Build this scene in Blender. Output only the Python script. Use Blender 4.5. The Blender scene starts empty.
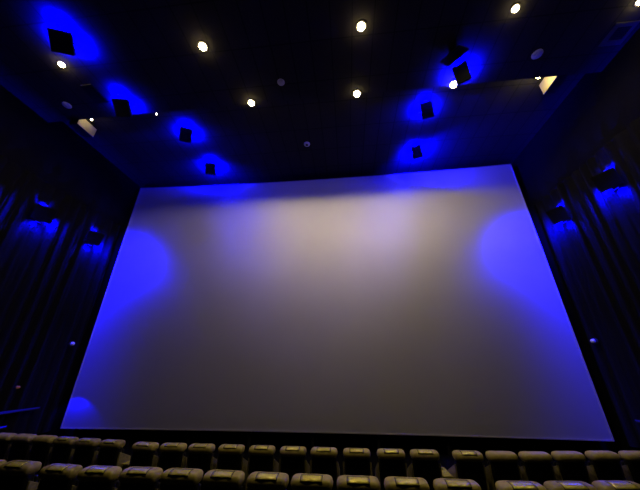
import bpy, bmesh, math, random
from mathutils import Vector, Matrix, Euler
random.seed(7)
PI = math.pi
S = bpy.context.scene
C = S.collection

# world frame: camera stands at (0,0,CZ); screen plane at y = 11; floor at z = 0
CZ = 2.85
CX = -1.39                       # centre line of the hall
XL, XR = -11.3, 8.52             # side walls
YB, YF = -6.0, 11.6              # back / front walls
ZN, ZF = 8.6 + CZ, 9.1 + CZ      # near (lower) and far (raised) ceiling
YE = 6.42                        # ceiling step

# ------------------------------------------------------------------ materials
def mat(name, col, rough=.6, metal=0., spec=.5, emis=None, estr=0., bump=None, coat=0.):
    m = bpy.data.materials.new(name); m.use_nodes = True
    nt = m.node_tree; b = nt.nodes['Principled BSDF']
    b.inputs['Base Color'].default_value = (*col, 1)
    b.inputs['Roughness'].default_value = rough
    b.inputs['Metallic'].default_value = metal
    b.inputs['Specular IOR Level'].default_value = spec
    b.inputs['Coat Weight'].default_value = coat
    if emis:
        b.inputs['Emission Color'].default_value = (*emis, 1)
        b.inputs['Emission Strength'].default_value = estr
    if bump:
        sc, st, var = bump
        tc = nt.nodes.new('ShaderNodeTexCoord'); n = nt.nodes.new('ShaderNodeTexNoise')
        n.inputs['Scale'].default_value = sc; n.inputs['Detail'].default_value = 5
        nt.links.new(tc.outputs['Object'], n.inputs['Vector'])
        bp = nt.nodes.new('ShaderNodeBump'); bp.inputs['Strength'].default_value = st
        bp.inputs['Distance'].default_value = .02
        nt.links.new(n.outputs['Fac'], bp.inputs['Height'])
        nt.links.new(bp.outputs['Normal'], b.inputs['Normal'])
        r = nt.nodes.new('ShaderNodeValToRGB')
        r.color_ramp.elements[0].color = (*[c*(1-var) for c in col], 1)
        r.color_ramp.elements[1].color = (*[min(1, c*(1+var)) for c in col], 1)
        r.color_ramp.elements[0].position = .3; r.color_ramp.elements[1].position = .7
        nt.links.new(n.outputs['Fac'], r.inputs['Fac'])
        nt.links.new(r.outputs['Color'], b.inputs['Base Color'])
    return m

BLUE = (0.0, 0.0, 1.0)
WARM = (1.0, .80, .37)
GLOW = (1.0, .74, .26)
M = {}
M['screen'] = mat('screen_vinyl', (.72, .72, .72), .62, metal=.85, spec=.2, bump=(.35, 0.0, .03))
M['screen_edge'] = mat('screen_edge', (.85, .85, .85), .6)
M['wall'] = mat('black_wall', (.003, .003, .003), .95, spec=.1, bump=(3, .3, .3))
M['curtain'] = mat('black_velour', (.012, .012, .012), .95, spec=.1)
M['carpet'] = mat('dark_carpet', (.005, .005, .005), .95, spec=.02, bump=(60, .6, .4))
M['cabinet'] = mat('speaker_black', (.004, .004, .004), .7, spec=.15, bump=(30, .2, .2))
M['grille'] = mat('speaker_grille', (.004, .004, .004), .85, spec=.1, bump=(150, .8, .4))
M['bracket'] = mat('bracket_metal', (.03, .03, .03), .4, metal=.6)
M['led'] = mat('blue_led', (.1, .1, .4), .4, emis=BLUE, estr=6)
M['led_dim'] = mat('dim_blue_led', (.02, .02, .2), .4, emis=BLUE, estr=.8)
M['ledge_led'] = mat('blue_strip_light', (.02, .02, .1), .4, emis=BLUE, estr=.7)
M['ledge_dim'] = mat('dim_blue_strip_light', (.02, .02, .1), .5, emis=BLUE, estr=.16)
M['lamp'] = mat('lamp_diffuser', (1, .95, .85), .3, emis=(1, .76, .34), estr=65)
M['lamp_small'] = mat('small_lamp_diffuser', (1, .95, .85), .3, emis=(1, .86, .50), estr=14)
M['trim'] = mat('lamp_trim', (.05, .05, .05), .4)
M['panel'] = mat('dark_panel', (.008, .008, .008), .7, spec=.2)
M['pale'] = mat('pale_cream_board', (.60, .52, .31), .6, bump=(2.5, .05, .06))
M['white'] = mat('white_plastic', (.75, .75, .75), .4)
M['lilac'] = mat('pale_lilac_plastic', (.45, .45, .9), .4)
M['greyp'] = mat('grey_plastic', (.38, .36, .36), .5)
M['dark'] = mat('dark_plastic', (.03, .03, .03), .5)
M['leather'] = mat('headrest_leather', (.54, .45, .13), .38, spec=.5, bump=(9, .35, .18))
M['leather2'] = mat('worn_headrest_leather', (.38, .31, .11), .36, spec=.5, bump=(7, .5, .3))
M['back'] = mat('seat_leather', (.007, .0065, .006), .5, spec=.25, bump=(14, .3, .2))
M['arm'] = mat('armrest_leather', (.22, .19, .08), .4, spec=.5, bump=(16, .4, .3))
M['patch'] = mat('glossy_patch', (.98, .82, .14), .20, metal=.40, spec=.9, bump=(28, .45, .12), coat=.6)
M['piping'] = mat('patch_piping', (.03, .027, .02), .5)
M['steel'] = mat('satin_metal', (.45, .43, .40), .3, metal=1.)
M['red'] = mat('indicator_lens', (.4, .1, .05), .4, emis=(1, .35, .15), estr=.06)

def ceiling_mat():
    m = mat('ceiling_tile', (.055, .055, .055), .9, spec=.15)
    nt = m.node_tree; b = nt.nodes['Principled BSDF']
    tc = nt.nodes.new('ShaderNodeTexCoord'); br = nt.nodes.new('ShaderNodeTexBrick')
    mp = nt.nodes.new('ShaderNodeMapping')
    mp.inputs['Location'].default_value = (.12, .2, 0)
    br.offset = 0; br.inputs['Scale'].default_value = 1.
    br.inputs['Brick Width'].default_value = .6; br.inputs['Row Height'].default_value = 1.2
    br.inputs['Mortar Size'].default_value = .018; br.inputs['Mortar Smooth'].default_value = .3
    br.inputs['Color1'].default_value = (.030, .028, .027, 1)
    br.inputs['Color2'].default_value = (.025, .024, .023, 1)
    br.inputs['Mortar'].default_value = (.010, .010, .010, 1)
    nt.links.new(tc.outputs['Object'], mp.inputs['Vector']); nt.links.new(mp.outputs['Vector'], br.inputs['Vector'])
    nt.links.new(br.outputs['Color'], b.inputs['Base Color'])
    return m
M['ceiling'] = ceiling_mat()

# ------------------------------------------------------------------ helpers
def obj(name, bm, m, parent=None, smooth=False, loc=None):
    me = bpy.data.meshes.new(name)
    bmesh.ops.recalc_face_normals(bm, faces=bm.faces)
    bm.to_mesh(me); bm.free()
    if smooth:
        for p in me.polygons: p.use_smooth = True
    me.materials.append(M[m])
    o = bpy.data.objects.new(name, me); C.objects.link(o)
    if parent: o.parent = parent
    if loc: o.location = loc
    return o

def tag(o, label, cat, group=None):
    o['label'] = label; o['category'] = cat
    if group: o['group'] = group
    return o

def thing(name, label, cat, loc=(0, 0, 0), rot=(0, 0, 0), group=None):
    o = bpy.data.objects.new(name, None); C.objects.link(o)
    o.location = loc; o.rotation_euler = rot; o.empty_display_size = .2
    return tag(o, label, cat, group)

def structure(name, bm, m, **k):
    o = obj(name, bm, m, **k); o['kind'] = 'structure'; return o

def box(bm, x0, x1, y0, y1, z0, z1, bev=0., seg=2):
    vs = [bm.verts.new((x, y, z)) for x in (x0, x1) for y in (y0, y1) for z in (z0, z1)]
    fs = [(0, 1, 3, 2), (4, 6, 7, 5), (0, 4, 5, 1), (2, 3, 7, 6), (0, 2, 6, 4), (1, 5, 7, 3)]
    nf = [bm.faces.new([vs[i] for i in f]) for f in fs]
    if bev:
        es = set(e for f in nf for e in f.edges)
        bmesh.ops.bevel(bm, geom=list(es), offset=bev, segments=seg, affect='EDGES', profile=.5)
    return bm

def nb(): return bmesh.new()

def lathe(bm, prof, seg=32, flip=1):
    """profile of (r, z) turned about z"""
    rings = []
    for r, z in prof:
        if r < 1e-6: rings.append([bm.verts.new((0, 0, z))])
        else: rings.append([bm.verts.new((r*math.cos(2*PI*i/seg), r*math.sin(2*PI*i/seg), z)) for i in range(seg)])
    for a, b in zip(rings, rings[1:]):
        for i in range(seg):
            j = (i+1) % seg
            f = ([a[i]] if len(a) > 1 else [a[0]])
            if len(a) == 1 and len(b) == 1: continue
            if len(a) == 1: bm.faces.new((a[0], b[i], b[j]))
            elif len(b) == 1: bm.faces.new((a[i], a[j], b[0]))
            else: bm.faces.new((a[i], a[j], b[j], b[i]))
    return bm

def tube(bm, pts, r, seg=8):
    pts = [Vector(p) for p in pts]; rings = []
    for i, p in enumerate(pts):
        d = (pts[min(i+1, len(pts)-1)] - pts[max(i-1, 0)]).normalized()
        u = d.cross(Vector((0, 0, 1)) if abs(d.z) < .9 else Vector((1, 0, 0))).normalized(); v = d.cross(u)
        rings.append([bm.verts.new(p + r*(u*math.cos(2*PI*k/seg) + v*math.sin(2*PI*k/seg))) for k in range(seg)])
    for a, b in zip(rings, rings[1:]):
        for k in range(seg): bm.faces.new((a[k], a[(k+1) % seg], b[(k+1) % seg], b[k]))
    bm.faces.new(rings[0]); bm.faces.new(rings[-1][::-1])
    return bm

def light(name, kind, loc, power, col, parent=None, radius=.05, size=None, blend=.2, target=None):
    L = bpy.data.lights.new(name, kind); L.energy = power; L.color = col
    if kind != 'AREA': L.shadow_soft_size = radius
    if kind == 'SPOT': L.spot_size = size; L.spot_blend = blend
    o = bpy.data.objects.new(name, L); C.objects.link(o); o.location = loc
    if parent: o.parent = parent
    if target is not None:
        o.rotation_euler = (Vector(target)-Vector(loc)).to_track_quat('-Z', 'Y').to_euler()
    return o

def dup(root):
    r = root.copy(); C.objects.link(r)
    for ch in list(root.children):
        c = ch.copy(); C.objects.link(c); c.parent = r
        for g in list(ch.children):
            d = g.copy(); C.objects.link(d); d.parent = c
    return r

# ------------------------------------------------------------------ room shell
T = .2
Z1, Z2, Z3 = .26, .90, 1.5        # riser levels: near seat row, camera row, behind
bm = nb()
prof = [(YB, -T), (YF, -T), (YF, 0), (6.25, 0), (6.25, Z1), (3.75, Z1), (3.75, .75), (1.5, .75), (1.5, 1.25), (-1.0, 1.25), (-1, 1.7), (YB, 1.7)]
a = [bm.verts.new((XL, y, z)) for y, z in prof]; b = [bm.verts.new((XR, y, z)) for y, z in prof]
n = len(prof)
for i in range(n): bm.faces.new((a[i], a[(i+1) % n], b[(i+1) % n], b[i]))
bm.faces.new(a); bm.faces.new(b[::-1])
structure('floor', bm, 'carpet')
structure('wall_left', box(nb(), XL-T, XL, YB, YF, -T, ZF+T), 'wall')
structure('wall_right', box(nb(), XR, XR+T, YB, YF, -T, ZF+T), 'wall')
structure('wall_back', box(nb(), XL-T, XR+T, YB-T, YB, -T, ZF+T), 'wall')
structure('wall_front', box(nb(), XL-T, XR+T, YF, YF+T, -T, ZF+T), 'wall')
structure('ceiling', box(nb(), XL, XR, YB, YE, ZN, ZF+T), 'ceiling')
structure('ceiling', box(nb(), XL, XR, YE, YF, ZF, ZF+T), 'ceiling')

# ------------------------------------------------------------------ screen (gently curved)
W = 19.139; SZ0, SZ1 = -2.224+CZ, 8.785+CZ; SAG = .25
def scr(u): return (CX + W*(u-.5), 11.0 + SAG*(1-(2*u-1)**2))
root = thing('cinema_screen', 'huge white curved cinema screen filling the front wall, washed blue at its sides', 'cinema screen', (CX, 11.0, SZ0))
def sheet(u0, u1, z0, z1, off, th, nu=48):
    bm = nb(); F = []
    for i in range(nu+1):
        x, y = scr(u0+(u1-u0)*i/nu)
        F.append([bm.verts.new((x-CX, y+off-11, z0-SZ0)), bm.verts.new((x-CX, y+off-11, z1-SZ0)),
                  bm.verts.new((x-CX, y+off+th-11, z1-SZ0)), bm.verts.new((x-CX, y+off+th-11, z0-SZ0))])
    for p, q in zip(F, F[1:]):
        for k in range(4): bm.faces.new((p[k], p[(k+1) % 4], q[(k+1) % 4], q[k]))
    bm.faces.new(F[0]); bm.faces.new(F[-1][::-1])
    return bm
obj('projection_surface', sheet(0, 1, SZ0, SZ1, 0, .03), 'screen', root, smooth=False)
for nm, a_ in (('screen_border', (0, 1, SZ0-.03, SZ0, -.02, .05)), ('screen_border', (0, 1, SZ1, SZ1+.03, -.02, .05)),
           ('screen_border', (-.0016, 0, SZ0-.03, SZ1+.03, -.02, .05)), ('screen_border', (1, 1.0016, SZ0-.03, SZ1+.03, -.02, .05))):
    obj(nm, sheet(*a_, nu=48 if a_[1]-a_[0] > .5 else 1), 'greyp', root)
# timber subframe carrying it down to the floor, in black
bm = nb()
for i in range(9):
    x = CX + W*(i/8-.5)*.97
    box(bm, x-.05-CX, x+.05-CX, .34, .44, -SZ0, SZ1-SZ0-.1)
for z in (.2, 3.5, 7.5, 10.6):
    box(bm, -W*.49, W*.49, .30, .34, z, z+.1)
obj('support_frame', bm, 'panel', root)

# ------------------------------------------------------------------ side curtains
def curtain(x, sgn, label):
    """pleated cloth, sgn = +1 hangs on left wall (bulges to +x)"""
    bm = nb(); y = -1.0; pts = []
    rnd = random.Random(3 if sgn > 0 else 5)
    while y < 10.85:
        per = rnd.uniform(.30, .46); amp = rnd.uniform(.09, .14)
        for k in range(10):
            t = k/10
            pts.append((y+per*t, amp*(math.sin(PI*t)**1.4)))
        y += per
    pts.append((y, 0))
    zs = [CZ-2.3, CZ+1.5, CZ+4.0, CZ+6.35]
    grid = []
    for (yy, d) in pts:
        grid.append([bm.verts.new((sgn*(.03+d*(1-.10*j)), yy, z-CZ)) for j, z in enumerate(zs)])
    for p, q in zip(grid, grid[1:]):
        for j in range(len(zs)-1): bm.faces.new((p[j], p[j+1], q[j+1], q[j]))
    # cloth thickness
    geom = bmesh.ops.solidify(bm, geom=bm.faces[:], thickness=.006)
    o = thing('wall_curtain', label, 'curtain', (x, 0, CZ))
    obj('pleated_cloth', bm, 'curtain', o, smooth=True)
    obj('curtain_rail', box(nb(), min(0, sgn*.05), max(0, sgn*.05), -1, 10.95, 6.35, 6.40, .01), 'wall', o)
curtain(XL, 1, 'black pleated curtain along the left wall, blue light streaking its folds')
curtain(XR, -1, 'black pleated curtain along the right wall, blue light streaking its folds')

# ------------------------------------------------------------------ downlights
def downlight(x, y, label, power, r=.085, z=ZN, glow='lamp', kind='SPOT', col=WARM):
    t = thing('ceiling_downlight', label, 'downlight', (x, y, z), group=None)
    obj('trim_ring', lathe(nb(), [(r*1.05, 0), (r*1.5, 0), (r*1.5, -.012), (r*1.35, -.022), (r*1.05, -.022), (r*1.05, 0)], 32), 'trim', t, smooth=False)
    obj('lamp_bulb', lathe(nb(), [(0, -.002), (r*.8, -.003), (r*.98, -.02), (r, -.04), (r*.85, -.07), (r*.5, -.09), (0, -.098)], 24), glow, t, smooth=True)
    L = light('lamp_light', kind, (0, 0, -.13), power*WK, col, t, radius=.04, size=math.radians(169), blend=.12)
    return t
WK = .40
DL = [
 ((.73, 4.36), 'brightest warm downlight at top centre of the near ceiling', 560),
 ((-3.92, 4.41), 'warm downlight left of the brightest one in the nearer lamp row', 380),
 ((4.78, 4.35), 'warm downlight right of the brightest one, at the top edge', 220),
 ((-8.58, 4.46), 'warm downlight just below the top left blue-lit ceiling speaker', 50),
 ((7.93, 4.51), 'warm downlight in the top right corner beside the right wall', 35),
 ((.67, 6.38), 'warm downlight directly below the brightest one, near the ceiling step', 300),
 ((-3.11, 6.36), 'small warm downlight near the ceiling step, left of centre', 360),
 ((3.90, 6.36), 'warm downlight touching the lower edge of the right square blue-lit speaker', 340),
]
for (x, y), lb, pw in DL:
    downlight(x, y, lb, pw, r=.105 if pw > 250 else .08)

def pendant(x, y, z, label, power, glow, r):
    t = thing('hanging_lamp', label, 'lamp', (x, y, ZF))
    h = z-ZF
    obj('stem', tube(nb(), [(0, 0, 0), (0, 0, h+.06)], .012), 'trim', t)
    obj('lamp_cap', lathe(nb(), [(0, h+.09), (r*.7, h+.08), (r, h+.05), (r*.9, h+.04), (0, h+.04)], 20), 'trim', t)
    obj('lamp_bulb', lathe(nb(), [(0, h+.04), (r*.8, h+.03), (r, h), (r*.8, h-r*.5), (0, h-r*.75)], 20), glow, t, smooth=True)
    if power: light('lamp_light', 'POINT', (0, 0, h-r-.04), power, WARM, t, radius=.03)
pendant(6.76, 6.53, 8.82+CZ, 'small bright lamp beside the cream box at right end of the ceiling step', 13, 'lamp', .075)
pendant(-9.72, 6.62, 8.80+CZ, 'tiny lamp beside the cream box at left end of the ceiling step', 1.1, 'lamp_small', .04)
pendant(-7.0, 6.63, 8.80+CZ, 'tiny lone lamp hanging at the ceiling step, right of the dark flat panel', 0, 'lamp_small', .03)

# cream boxes at both ends of the ceiling step
for x0, x1, y0, y1, z0, z1, lb in ((7.2, 7.55, 6.43, 7.08, 8.6, 9.08, 'cream-sided ceiling box lit by the lamp at the right end of the step'),
                             (-10.35, -9.99, 6.43, 7.12, 8.42, 8.84, 'cream-sided ceiling box lit by the lamp at the left end of the step')):
    t = thing('ceiling_box', lb, 'ceiling box', ((x0+x1)/2, (y0+y1)/2, ZF))
    hx, hy = (x1-x0)/2, (y1-y0)/2
    obj('box_body', box(nb(), -hx, hx, -hy, hy, z0+CZ-ZF, z1+CZ-ZF, .008), 'panel', t)
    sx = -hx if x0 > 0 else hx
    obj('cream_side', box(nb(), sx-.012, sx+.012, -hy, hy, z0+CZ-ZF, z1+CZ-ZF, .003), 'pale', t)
    obj('hanger', box(nb(), -hx*.7, hx*.7, -hy*.7, hy*.7, z1+CZ-ZF, 0), 'panel', t)

# ------------------------------------------------------------------ blue lit loudspeakers
def speaker_mesh(t, R, w, h, d, c):
    """box with front face centre at c, local -y is the front"""
    wd = .80                                      # the rear is narrower
    bm = nb()
    v = []
    for (yy, s) in ((0, 1), (d, wd)):
        for sx, sz in ((-1, -1), (1, -1), (1, 1), (-1, 1)):
            v.append(bm.verts.new((sx*w/2*s, yy, sz*h/2*s)))
    for f in ((0, 1, 2, 3), (7, 6, 5, 4), (0, 4, 5, 1), (1, 5, 6, 2), (2, 6, 7, 3), (3, 7, 4, 0)):
        bm.faces.new([v[i] for i in f])
    bmesh.ops.bevel(bm, geom=bm.edges[:], offset=.012, segments=2, affect='EDGES')
    bm.transform(Matrix.Translation(c) @ R)
    cab = obj('cabinet', bm, 'cabinet', t)
    bm = box(nb(), -w*.46, w*.46, -.012, .005, -h*.46, h*.46, .005)
    bm.transform(Matrix.Translation(c) @ R)
    obj('grille', bm, 'grille', t)
    return cab

def eul(a, b, c): return (Matrix.Rotation(math.radians(a), 4, 'Z') @ Matrix.Rotation(math.radians(b), 4, 'X') @ Matrix.Rotation(math.radians(c), 4, 'Y'))

def ceiling_speaker(P, rot, w, h, zc, label, power, screen_wash=0, screen_dx=0, far_wash=0, d=.19, lo=(0, 0)):
    P = Vector((P[0], P[1], P[2]+CZ))
    t = thing('ceiling_speaker', label, 'loudspeaker', (P.x, P.y, zc))
    R = eul(*rot); c = Vector((0, 0, P.z-zc))
    speaker_mesh(t, R, w, h, d, c)
    back = c + R @ Vector((0, d*.8, 0))
    bm = nb(); tube(bm, [(back.x, back.y, back.z-.02), (back.x, back.y, -.03)], .022)
    box(bm, back.x-.09, back.x+.09, back.y-.09, back.y+.09, -.03, 0)
    obj('bracket', bm, 'bracket', t)
    rear = c + R @ Vector((0, d+.14, 0)); top = c + R @ Vector((0, .06, h/2+.13))
    e = R @ Vector((1, 0, 0)); e.z = 0; e.normalize()
    for bp_ in (rear - e*.2, rear + e*.2, top):
        p = Vector((bp_.x, bp_.y, min(-.14, max(bp_.z, -.20))))
        bm = box(nb(), -.07, .07, -.012, .012, -.012, .012)
        bm.transform(Matrix.Translation(p + Vector((0, 0, .05))) @ Matrix.Rotation(math.atan2(e.y, e.x), 4, 'Z'))
        obj('blue_light_bar', bm, 'led', t)
        # each bar shines up onto the ceiling, a little spills round the cabinet
        light('blue_light', 'SPOT', p, power*BK*(.6 if bp_ is top else 1), BLUE, t, radius=.03, size=math.radians(171), blend=.8, target=(p.x, p.y, 1))
    p = (rear.x, rear.y, min(rear.z, -.13))
    light('blue_spill_light', 'POINT', p, power*.08, BLUE, t, radius=.05)
    if screen_wash:  # extra spot added to tint the top of the screen blue
        p = (rear.x, rear.y, -.40)
        light('added_screen_wash', 'SPOT', p, power*screen_wash, BLUE, t, radius=.06, size=math.radians(179), blend=.4,
              target=(p[0]+screen_dx, p[1]+1.0, p[2]+2.2))
    if far_wash:  # extra spot added as blue fill for the middle of the screen
        p = (rear.x, rear.y+.05, -.30)
        light('added_screen_wash', 'SPOT', p, far_wash, BLUE, t, radius=.06, size=math.radians(84), blend=1.,
              target=(CX-P.x, 11.2-P.y, -3.2))


BK = 50
CS = [
 ((-7.63, 3.71, 8.2), (18.9, 47, 0), .57, .55, ZN, 'large blue-haloed ceiling speaker in the top left corner', 52),
 ((-7.58, 5.82, 8.2), (7, 50, 2), .54, .57, ZN, 'blue-haloed ceiling speaker at the ceiling step, beside the dark flat panel on the left', 30, 0, 0, 450),
 ((-6.38, 7.63, 8.7), (20, 33, 2), .47, .57, ZF, 'blue-haloed ceiling speaker third down the left-hand line, beyond the step', 26, 10, 0),
 ((-6.35, 9.75, 8.7), (12, 40, 3), .50, .54, ZF, 'small blue-haloed ceiling speaker above the screen, last of the left-hand line', 34, 70, -.3),
 ((3.84, 5.72, 8.2), (-25, 22, -3), .42, .60, ZN, 'blue-haloed ceiling speaker just above the downlight on the right, before the step', 34, 0, 0, 450),
 ((3.33, 7.40, 8.7), (-6, 30, -5), .44, .60, ZF, 'blue-haloed ceiling speaker in the middle of the right-hand line, just past the step', 28, 10, 0),
 ((3.44, 9.58, 8.7), (-12, 20, -5), .42, .58, ZF, 'small blue-haloed ceiling speaker above the screen, last of the right-hand line', 34, 85, 1.),
]
for a_ in CS: ceiling_speaker(*a_)

def wall_speaker(y, z, side, label, power, wash=0, yaw=60, tilt=28):
    xw = XL if side < 0 else XR
    x = xw - side*.44
    t = thing('wall_speaker', label, 'loudspeaker', (xw, y, z+CZ))
    R = eul(yaw*(-side), tilt, 0); c = Vector((x-xw, 0, 0))
    speaker_mesh(t, R, .56, .56, .12, c)
    back = c + R @ Vector((0, .16, 0))
    bm = nb(); tube(bm, [(0, back.y, back.z), (back.x, back.y, back.z)], .022)
    box(bm, min(0, -side*.02), max(0, -side*.02), back.y-.09, back.y+.09, back.z-.09, back.z+.09)
    obj('bracket', bm, 'bracket', t)
    for q in (-1, 1):
        bm = box(nb(), -.12, .12, -.012, .012, -.012, .012)
        p = c + R @ Vector((0, .215, q*.16))
        bm.transform(Matrix.Translation(p) @ R)
        obj('blue_light_bar', bm, 'led', t)
    # two bars wash the cloth above and below, hidden by the cabinet
    for dy, dz, pw, ty, tz in ((0, .38, 1.1, 0, .4), (.02, -.34, 1., 0, -.6), (.36, -.05, 3., .4, -.3)):
        p = Vector((-side*.20, back.y+dy, back.z+dz))
        bm = box(nb(), -.012, .012, -.08, .08, -.012, .012); bm.transform(Matrix.Translation((p.x-side*.015, p.y, p.z)))
        obj('blue_light_bar', bm, 'led_dim', t)
        light('blue_light', 'SPOT', p, power*WBK*pw, BLUE, t, radius=.03, size=math.radians(140), blend=.9, target=(p.x+side*.5, p.y+ty, p.z+tz))
    if wash:
        light('blue_spill_light', 'POINT', (-side*.40, back.y+.32, back.z+.15), 130, BLUE, t, radius=.05)
        p = (-side*.42, back.y+.30, back.z-.05)
        light('added_screen_wash', 'SPOT', p, wash, BLUE, t, radius=.06, size=math.radians(142), blend=1., target=(-side*(.42), 11-y, -.35))  # added spot without a fixture, washes the screen's side blue

WBK = 24
wall_speaker(7.35, 4.99, -1, 'larger blue-lit speaker on the left curtain, farther from the screen', 40)
wall_speaker(9.46, 5.01, -1, 'smaller blue-lit speaker on the left curtain, beside the screen', 40, 1700)
wall_speaker(7.43, 5.10, 1, 'larger blue-lit speaker on the right curtain, farther from the screen', 40)
wall_speaker(9.52, 5.10, 1, 'smaller blue-lit speaker on the right curtain, beside the screen', 40, 1700)
wall_speaker(5.2, 5.1, -1, 'blue-lit speaker on the left curtain just outside the left edge of the picture', 40)
wall_speaker(5.2, 5.1, 1, 'blue-lit speaker on the right curtain just outside the right edge of the picture', 40)

# flat dark panels hung beside the ceiling speakers
def flat_panel(pts, z0, z1, label):
    c = Vector((sum(p[0] for p in pts)/4, sum(p[1] for p in pts)/4, ZN))
    t = thing('ceiling_panel', label, 'ceiling panel', c)
    bm = nb()
    lo = [bm.verts.new((p[0]-c.x, p[1]-c.y, z0)) for p in pts]; hi = [bm.verts.new((p[0]-c.x, p[1]-c.y, z1)) for p in pts]
    bm.faces.new(lo[::-1]); bm.faces.new(hi)
    for i in range(4): bm.faces.new((lo[i], lo[(i+1) % 4], hi[(i+1) % 4], hi[i]))
    bmesh.ops.bevel(bm, geom=bm.edges[:], offset=.006, segments=1, affect='EDGES')
    obj('panel_board', bm, 'panel', t)
    obj('hanger', box(nb(), -.08, .08, -.08, .08, z1, 0), 'bracket', t)
flat_panel([(-8.52, 5.08), (-8.14, 5.08), (-8.10, 5.74), (-8.60, 5.74)], -.16, -.10, 'dark flat panel hung on the ceiling left of the speaker at the step')
flat_panel([(3.18, 5.50), (3.58, 5.05), (3.92, 5.18), (3.48, 5.66)], -.16, -.10, 'dark flat panel with a blue-lit edge behind the right ceiling speaker')

# dim ceiling speaker, top right; the frame stands in for its blue halo
t = thing('dim_speaker_frame', 'dark square ceiling speaker, its frame shaped as a dim blue halo, near the top right corner', 'ceiling vent', (8.06, 5.28, ZN))
bm = nb()
for x0, x1, y0, y1 in ((-.30, .30, -.30, -.19), (-.30, .30, .16, .30), (-.30, -.17, -.19, .16), (.20, .30, -.19, .16)):
    box(bm, x0, x1, y0, y1, -.03, 0, .004, 1)
obj('halo_frame', bm, 'trim', t)
bm = nb()
for i in range(6):
    y0 = -.18+i*.056
    box(bm, -.17, .20, y0, y0+.03, -.018, -.004)
obj('front_slat', bm, 'panel', t)

# round ceiling devices
def disc(name, x, y, z, r, m, label, cat, ring=None):
    t = thing(name, label, cat, (x, y, z))
    obj('housing', lathe(nb(), [(0, 0), (r, 0), (r, -.02), (r*.85, -.05), (r*.6, -.06), (0, -.06)], 28), m, t)
    obj('sensor_cap' , lathe(nb(), [(0, -.055), (r*.45, -.058), (r*.42, -.075), (r*.2, -.085), (0, -.085)], 20), ring or m, t)
disc('smoke_detector', -1.87, 5.72, ZN, .12, 'greyp', 'grey round smoke detector between the nearer and farther downlight rows', 'smoke detector')
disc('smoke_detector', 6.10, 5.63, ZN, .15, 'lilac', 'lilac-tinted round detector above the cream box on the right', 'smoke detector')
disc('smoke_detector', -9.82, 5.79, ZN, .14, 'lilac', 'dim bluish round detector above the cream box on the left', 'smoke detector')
disc('ceiling_sensor', -1.48, 9.02, ZF, .14, 'white', 'white ring-shaped ceiling sensor with a dark centre above the screen', 'sensor', 'dark')

def wall_dot(x, y, z, side, label, m='white', r=.075):
    t = thing('wall_sensor', label, 'sensor', (x, y, z+CZ), (0, side*-PI/2, 0))
    obj('dome', lathe(nb(), [(0, .10), (r*.6, .085), (r*.92, .05), (r, 0), (0, 0)], 24), m, t, smooth=True)
    obj('wall_plate', lathe(nb(), [(0, 0), (r*1.3, 0), (r*1.3, -.06), (0, -.06)], 24), 'dark', t)
wall_dot(XL+.22, 10.35, .73, -1, 'tiny white dome on the dark curtain left of the screen')
wall_dot(XR-.22, 10.40, .68, 1, 'tiny white dome on the dark curtain right of the screen')
wall_dot(XL+.22, 9.0, -.72, -1, 'tiny reddish indicator low on the left wall', 'red', .04)

# blue strip lights low on the walls
def strip(x, y0, y1, z0, z1, side, label, m):
    t = thing('blue_strip_light', label, 'strip light', (x, (y0+y1)/2, z0+CZ))
    hy = (y1-y0)/2
    a0, a1 = (0, .14) if side < 0 else (-.14, 0)
    obj('ledge', box(nb(), a0, a1, -hy, hy, -.06, 0, .01), 'dark', t)
    bm = nb()
    q = (.142, .156) if side < 0 else (-.156, -.142)
    v = []
    for xx in q:
        v += [bm.verts.new((xx, -hy, -.06)), bm.verts.new((xx, hy*.98, -.02)), bm.verts.new((xx, hy, .01)), bm.verts.new((xx, -hy, z1-z0))]
    for f in ((0, 1, 2, 3), (7, 6, 5, 4), (0, 4, 5, 1), (1, 5, 6, 2), (2, 6, 7, 3), (3, 7, 4, 0)): bm.faces.new([v[i] for i in f])
    obj('light_diffuser', bm, m, t)
    return t
strip(XL+.14, 7.4, 9.95, -1.42, -1.36, -1, 'upper blue strip light low on the left wall', 'ledge_dim')
strip(XL+.14, 7.4, 9.1, -1.83, -1.82, -1, 'lower thin blue strip light above the left end of the front seats', 'ledge_led')
strip(XR-.14, 8.4, 10.0, -1.52, -1.46, 1, 'blue strip light low on the right wall', 'ledge_dim')
light('strip_glow_light', 'SPOT', (XL+.45, 10.45, CZ-1.35), 25, BLUE, None, radius=.03, size=math.radians(110), blend=.3, target=(-10.75, 11.0, CZ-1.8))

# ------------------------------------------------------------------ seats
def rest_section(k, n=20, sy=.125, sz=.085, fy=0.0):
    """loaf-shaped cross-section (y,z), centre 0"""
    t = 2*PI*k/n
    c, s = math.cos(t), math.sin(t); e = .72
    return (math.copysign(abs(c)**e, c)*sy, math.copysign(abs(s)**e, s)*sz)

def headrest_bm(w=.59):
    bm = nb(); n = 22; rings = []
    nx = 20
    for i in range(nx+1):
        u = -1+2*i/nx
        u = math.copysign(abs(u)**.6, u)
        s = (max(0., 1-abs(u)**9))**.5
        s = .35+.65*s
        pu = 1+.025*math.sin(u*9)*(1-abs(u))
        rings.append([bm.verts.new((u*w/2, y*s*pu, z*(.55+.45*s)*s*pu)) for y, z in (rest_section(k, n) for k in range(n))])
    for a, b in zip(rings, rings[1:]):
        for k in range(n): bm.faces.new((a[k], a[(k+1) % n], b[(k+1) % n], b[k]))
    bm.faces.new(rings[0]); bm.faces.new(rings[-1][::-1])
    return bm

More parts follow.
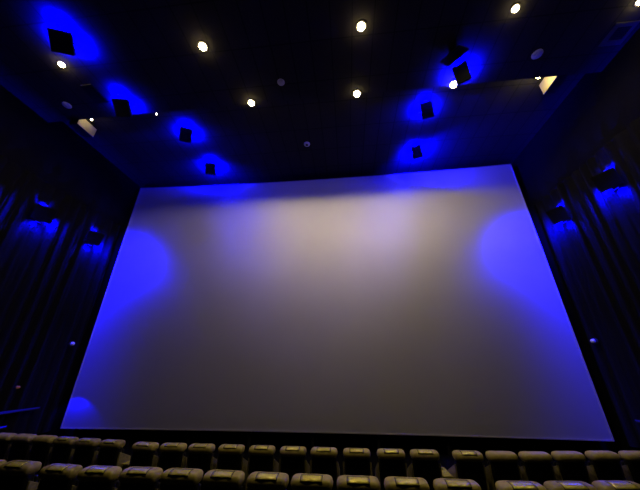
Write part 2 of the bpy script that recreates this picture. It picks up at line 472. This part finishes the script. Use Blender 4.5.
def patch_bm(x0, x1, off=.006, k0=4.6, k1=8.2, th=.008):
    bm = nb(); n = 22; F = []
    def pt(kk, o):
        t = 2*PI*kk/n; e = .72; c, s = math.cos(t), math.sin(t)
        y = math.copysign(abs(c)**e, c)*(.125+o); z = math.copysign(abs(s)**e, s)*(.085+o)
        return y, z
    nxx, nk = 8, 8
    for o in (off, off-th):
        F.append([[bm.verts.new((x0+(x1-x0)*i/nxx, *pt(k0+(k1-k0)*j/nk, o))) for j in range(nk+1)] for i in range(nxx+1)])
    for g in F:
        for i in range(nxx):
            for j in range(nk): bm.faces.new((g[i][j], g[i+1][j], g[i+1][j+1], g[i][j+1]))
    A, B = F
    for i in range(nxx):
        for j in (0, nk): bm.faces.new((A[i][j], A[i+1][j], B[i+1][j], B[i][j]))
    for j in range(nk):
        for i in (0, nxx): bm.faces.new((A[i][j], A[i][j+1], B[i][j+1], B[i][j]))
    return bm

HZ = 1.15        # headrest top above platform
def make_seat(variant):
    t = thing('cinema_chair', 'x', 'chair')
    # local: x across, +y towards the screen (seat front), z up from platform
    bm = nb(); box(bm, -.262, .262, -.06, .10, .30, HZ-.13, .05, 4)
    for v in bm.verts:                                    # raked back, bulged
        v.co.y += -.10*((v.co.z-.30)/.75) - .02*(1-(v.co.x/.262)**2)
    obj('backrest', bm, 'back', t, smooth=True)
    bm = nb(); box(bm, -.25, .25, .10, .17, .42, HZ-.2, .03, 3)
    for v in bm.verts: v.co.y += -.10*((v.co.z-.30)/.75)
    obj('lumbar_pad', bm, 'back', t, smooth=True)
    hb = headrest_bm(); hb.transform(Matrix.Translation((0, -.075, HZ-.085)))
    hr = obj('headrest', hb, 'leather2' if variant == 'worn' else 'leather', t, smooth=True)
    if variant != 'plain':
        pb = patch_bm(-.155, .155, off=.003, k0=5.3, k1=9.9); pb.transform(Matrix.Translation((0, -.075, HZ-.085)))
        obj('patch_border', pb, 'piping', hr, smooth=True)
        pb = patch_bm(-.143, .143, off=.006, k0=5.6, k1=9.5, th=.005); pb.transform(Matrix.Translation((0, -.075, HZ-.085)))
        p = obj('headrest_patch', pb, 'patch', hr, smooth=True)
        p['label'] = 'glossy rectangular patch catching the ceiling lights'
    bm = nb(); box(bm, -.255, .255, .08, .60, .28, .46, .05, 4)
    obj('seat_cushion', bm, 'back', t, smooth=True)
    bm = nb(); box(bm, -.25, .25, .60, .70, .12, .44, .035, 3)
    obj('footrest', bm, 'back', t, smooth=True)
    for s in (-1, 1):
        bm = nb(); box(bm, s*.286-.019, s*.286+.019, -.10, .58, .04, .62, .012, 2)
        for v in bm.verts:
            if v.co.z > .5: v.co.z += .72*max(0, .33-v.co.y)
        ar = obj('armrest', bm, 'arm', t, smooth=True)
        bm = nb(); lathe(bm, [(.010, 0), (.016, 0), (.016, .012), (.010, .012), (.010, 0)], 12)
        bm.transform(Matrix.Translation((s*.286, .50, .62)))
        obj('control_button', bm, 'steel', ar)
    bm = nb(); box(bm, -.24, .24, -.05, .50, 0, .28, .01, 1)
    obj('seat_base', bm, 'dark', t)
    return t

seat_protos = {}
def place_seat(x, y, z, rot, variant, label, group):
    if variant not in seat_protos:
        seat_protos[variant] = make_seat(variant); r = seat_protos[variant]
    else: r = dup(seat_protos[variant])
    r.location = (x, y, z); r.rotation_euler = (0, 0, rot)
    r['label'] = label; r['category'] = 'chair'; r['group'] = group
    return r

ORD = ['first', 'second', 'third', 'fourth', 'fifth', 'sixth', 'seventh', 'eighth', 'ninth', 'tenth', 'eleventh', 'twelfth', 'thirteenth']
far = [(-9.88, 7.80), (-9.22, 7.74), (-8.55, 7.69), (-7.87, 7.62), (-7.18, 7.53), (-6.49, 7.45), (-5.79, 7.39), (-4.83, 7.25), (-4.14, 7.25), (-3.45, 7.25), (-2.74, 7.25),
       (-2.02, 7.24), (-1.31, 7.23), (-.62, 7.22), (.09, 7.21), (.82, 7.24), (1.53, 7.26), (2.41, 7.26), (3.10, 7.29), (3.78, 7.33), (4.48, 7.42), (5.21, 7.51), (5.92, 7.58), (6.62, 7.66)]
near = [(-5.98, 4.92), (-5.30, 4.90), (-4.49, 4.82), (-3.82, 4.80), (-3.17, 4.82), (-2.52, 4.82), (-1.87, 4.81), (-1.21, 4.79), (-.58, 4.78), (.06, 4.78), (.71, 4.79), (1.37, 4.79),
        (2.18, 4.80), (2.82, 4.86), (3.47, 4.93), (4.14, 5.0)]
def seat_rot(pts, i):
    a_, b_ = pts[max(i-1, 0)], pts[min(i+1, len(pts)-1)]
    return math.atan2(b_[1]-a_[1], b_[0]-a_[0])
# block of each row: (start index, end index, wording)
FB = [(0, 7, 'left block'), (7, 17, 'middle block'), (17, 24, 'right block')]
NB = [(0, 2, 'left block'), (2, 12, 'middle block'), (12, 16, 'right block')]
for pts, z, blocks, rowname, grp in ((far, 0., FB, 'front row', 'cinema seats of the front row'), (near, Z1, NB, 'second row', 'cinema seats of the row behind the front one')):
    for (s0, s1, bn) in blocks:
        for i in range(s0, s1):
            x, y = pts[i]
            if rowname == 'front row':
                variant = 'plain' if (i >= 18 or i < 4) else ('worn' if i < 7 else 'patched')
            else:
                variant = 'worn' if (i < 3 or i >= 13) else 'patched'
            desc = {'plain': 'plain-topped black leather chair', 'worn': 'dull-topped black leather chair', 'patched': 'shiny-topped black leather chair'}[variant]
            lb = '%s, %s, %s from left in %s' % (desc, rowname, ORD[i-s0], bn)
            place_seat(x, y, z, seat_rot(pts, i)*.8, variant, lb, grp)

# slim consoles filling the breaks between blocks
def console(x, y, z, rot, label, w=.17):
    t = thing('seat_console', label, 'side console', (x, y, z), (0, 0, rot))
    bm = nb(); box(bm, -w/2, w/2, -.02, .50, 0, .66, .02, 3); obj('console_body', bm, 'arm', t, smooth=True)
    bm = nb(); box(bm, -w/2-.01, w/2+.01, -.04, .52, .66, .69, .008, 2)
    obj('console_top', bm, 'patch', t)
    bm = nb(); lathe(bm, [(.035, 0), (.048, 0), (.048, .014), (.035, .014), (.035, 0)], 24)
    bm.transform(Matrix.Translation((0, .36, .69))); obj('cup_ring', bm, 'steel', t)
console(1.97, 7.30, 0, .03, 'slim leather console between middle and right blocks of the front row', .19)
console(-5.31, 7.36, 0, -.09, 'slim leather console between left and middle blocks of the front row', .24)

# ------------------------------------------------------------------ world, camera, view
w = bpy.data.worlds.new('World'); S.world = w; w.use_nodes = True
w.node_tree.nodes['Background'].inputs['Color'].default_value = (0, 0, 0, 1)
w.node_tree.nodes['Background'].inputs['Strength'].default_value = 0

p, yaw, r = .41989858623977516, -.0983553493421927, -.0011669673103912748
f = Vector((math.sin(yaw)*math.cos(p), math.cos(yaw)*math.cos(p), math.sin(p)))
rt = Vector((math.cos(yaw), -math.sin(yaw), 0)); up = rt.cross(f)
rt2 = rt*math.cos(r)+up*math.sin(r); up2 = -rt*math.sin(r)+up*math.cos(r)
cam = bpy.data.cameras.new('Camera'); co = bpy.data.objects.new('Camera', cam); C.objects.link(co)
cam.sensor_width = 36; cam.sensor_fit = 'HORIZONTAL'; cam.lens = 265/640*36; cam.clip_start = .05
mw = Matrix((rt2, up2, -f)).transposed().to_4x4(); mw.translation = Vector((0, 0, CZ)); co.matrix_world = mw
S.camera = co
S.view_settings.view_transform = 'Standard'; S.view_settings.look = 'None'
S.view_settings.exposure = 0; S.view_settings.gamma = 1
S.view_settings.use_curve_mapping = False
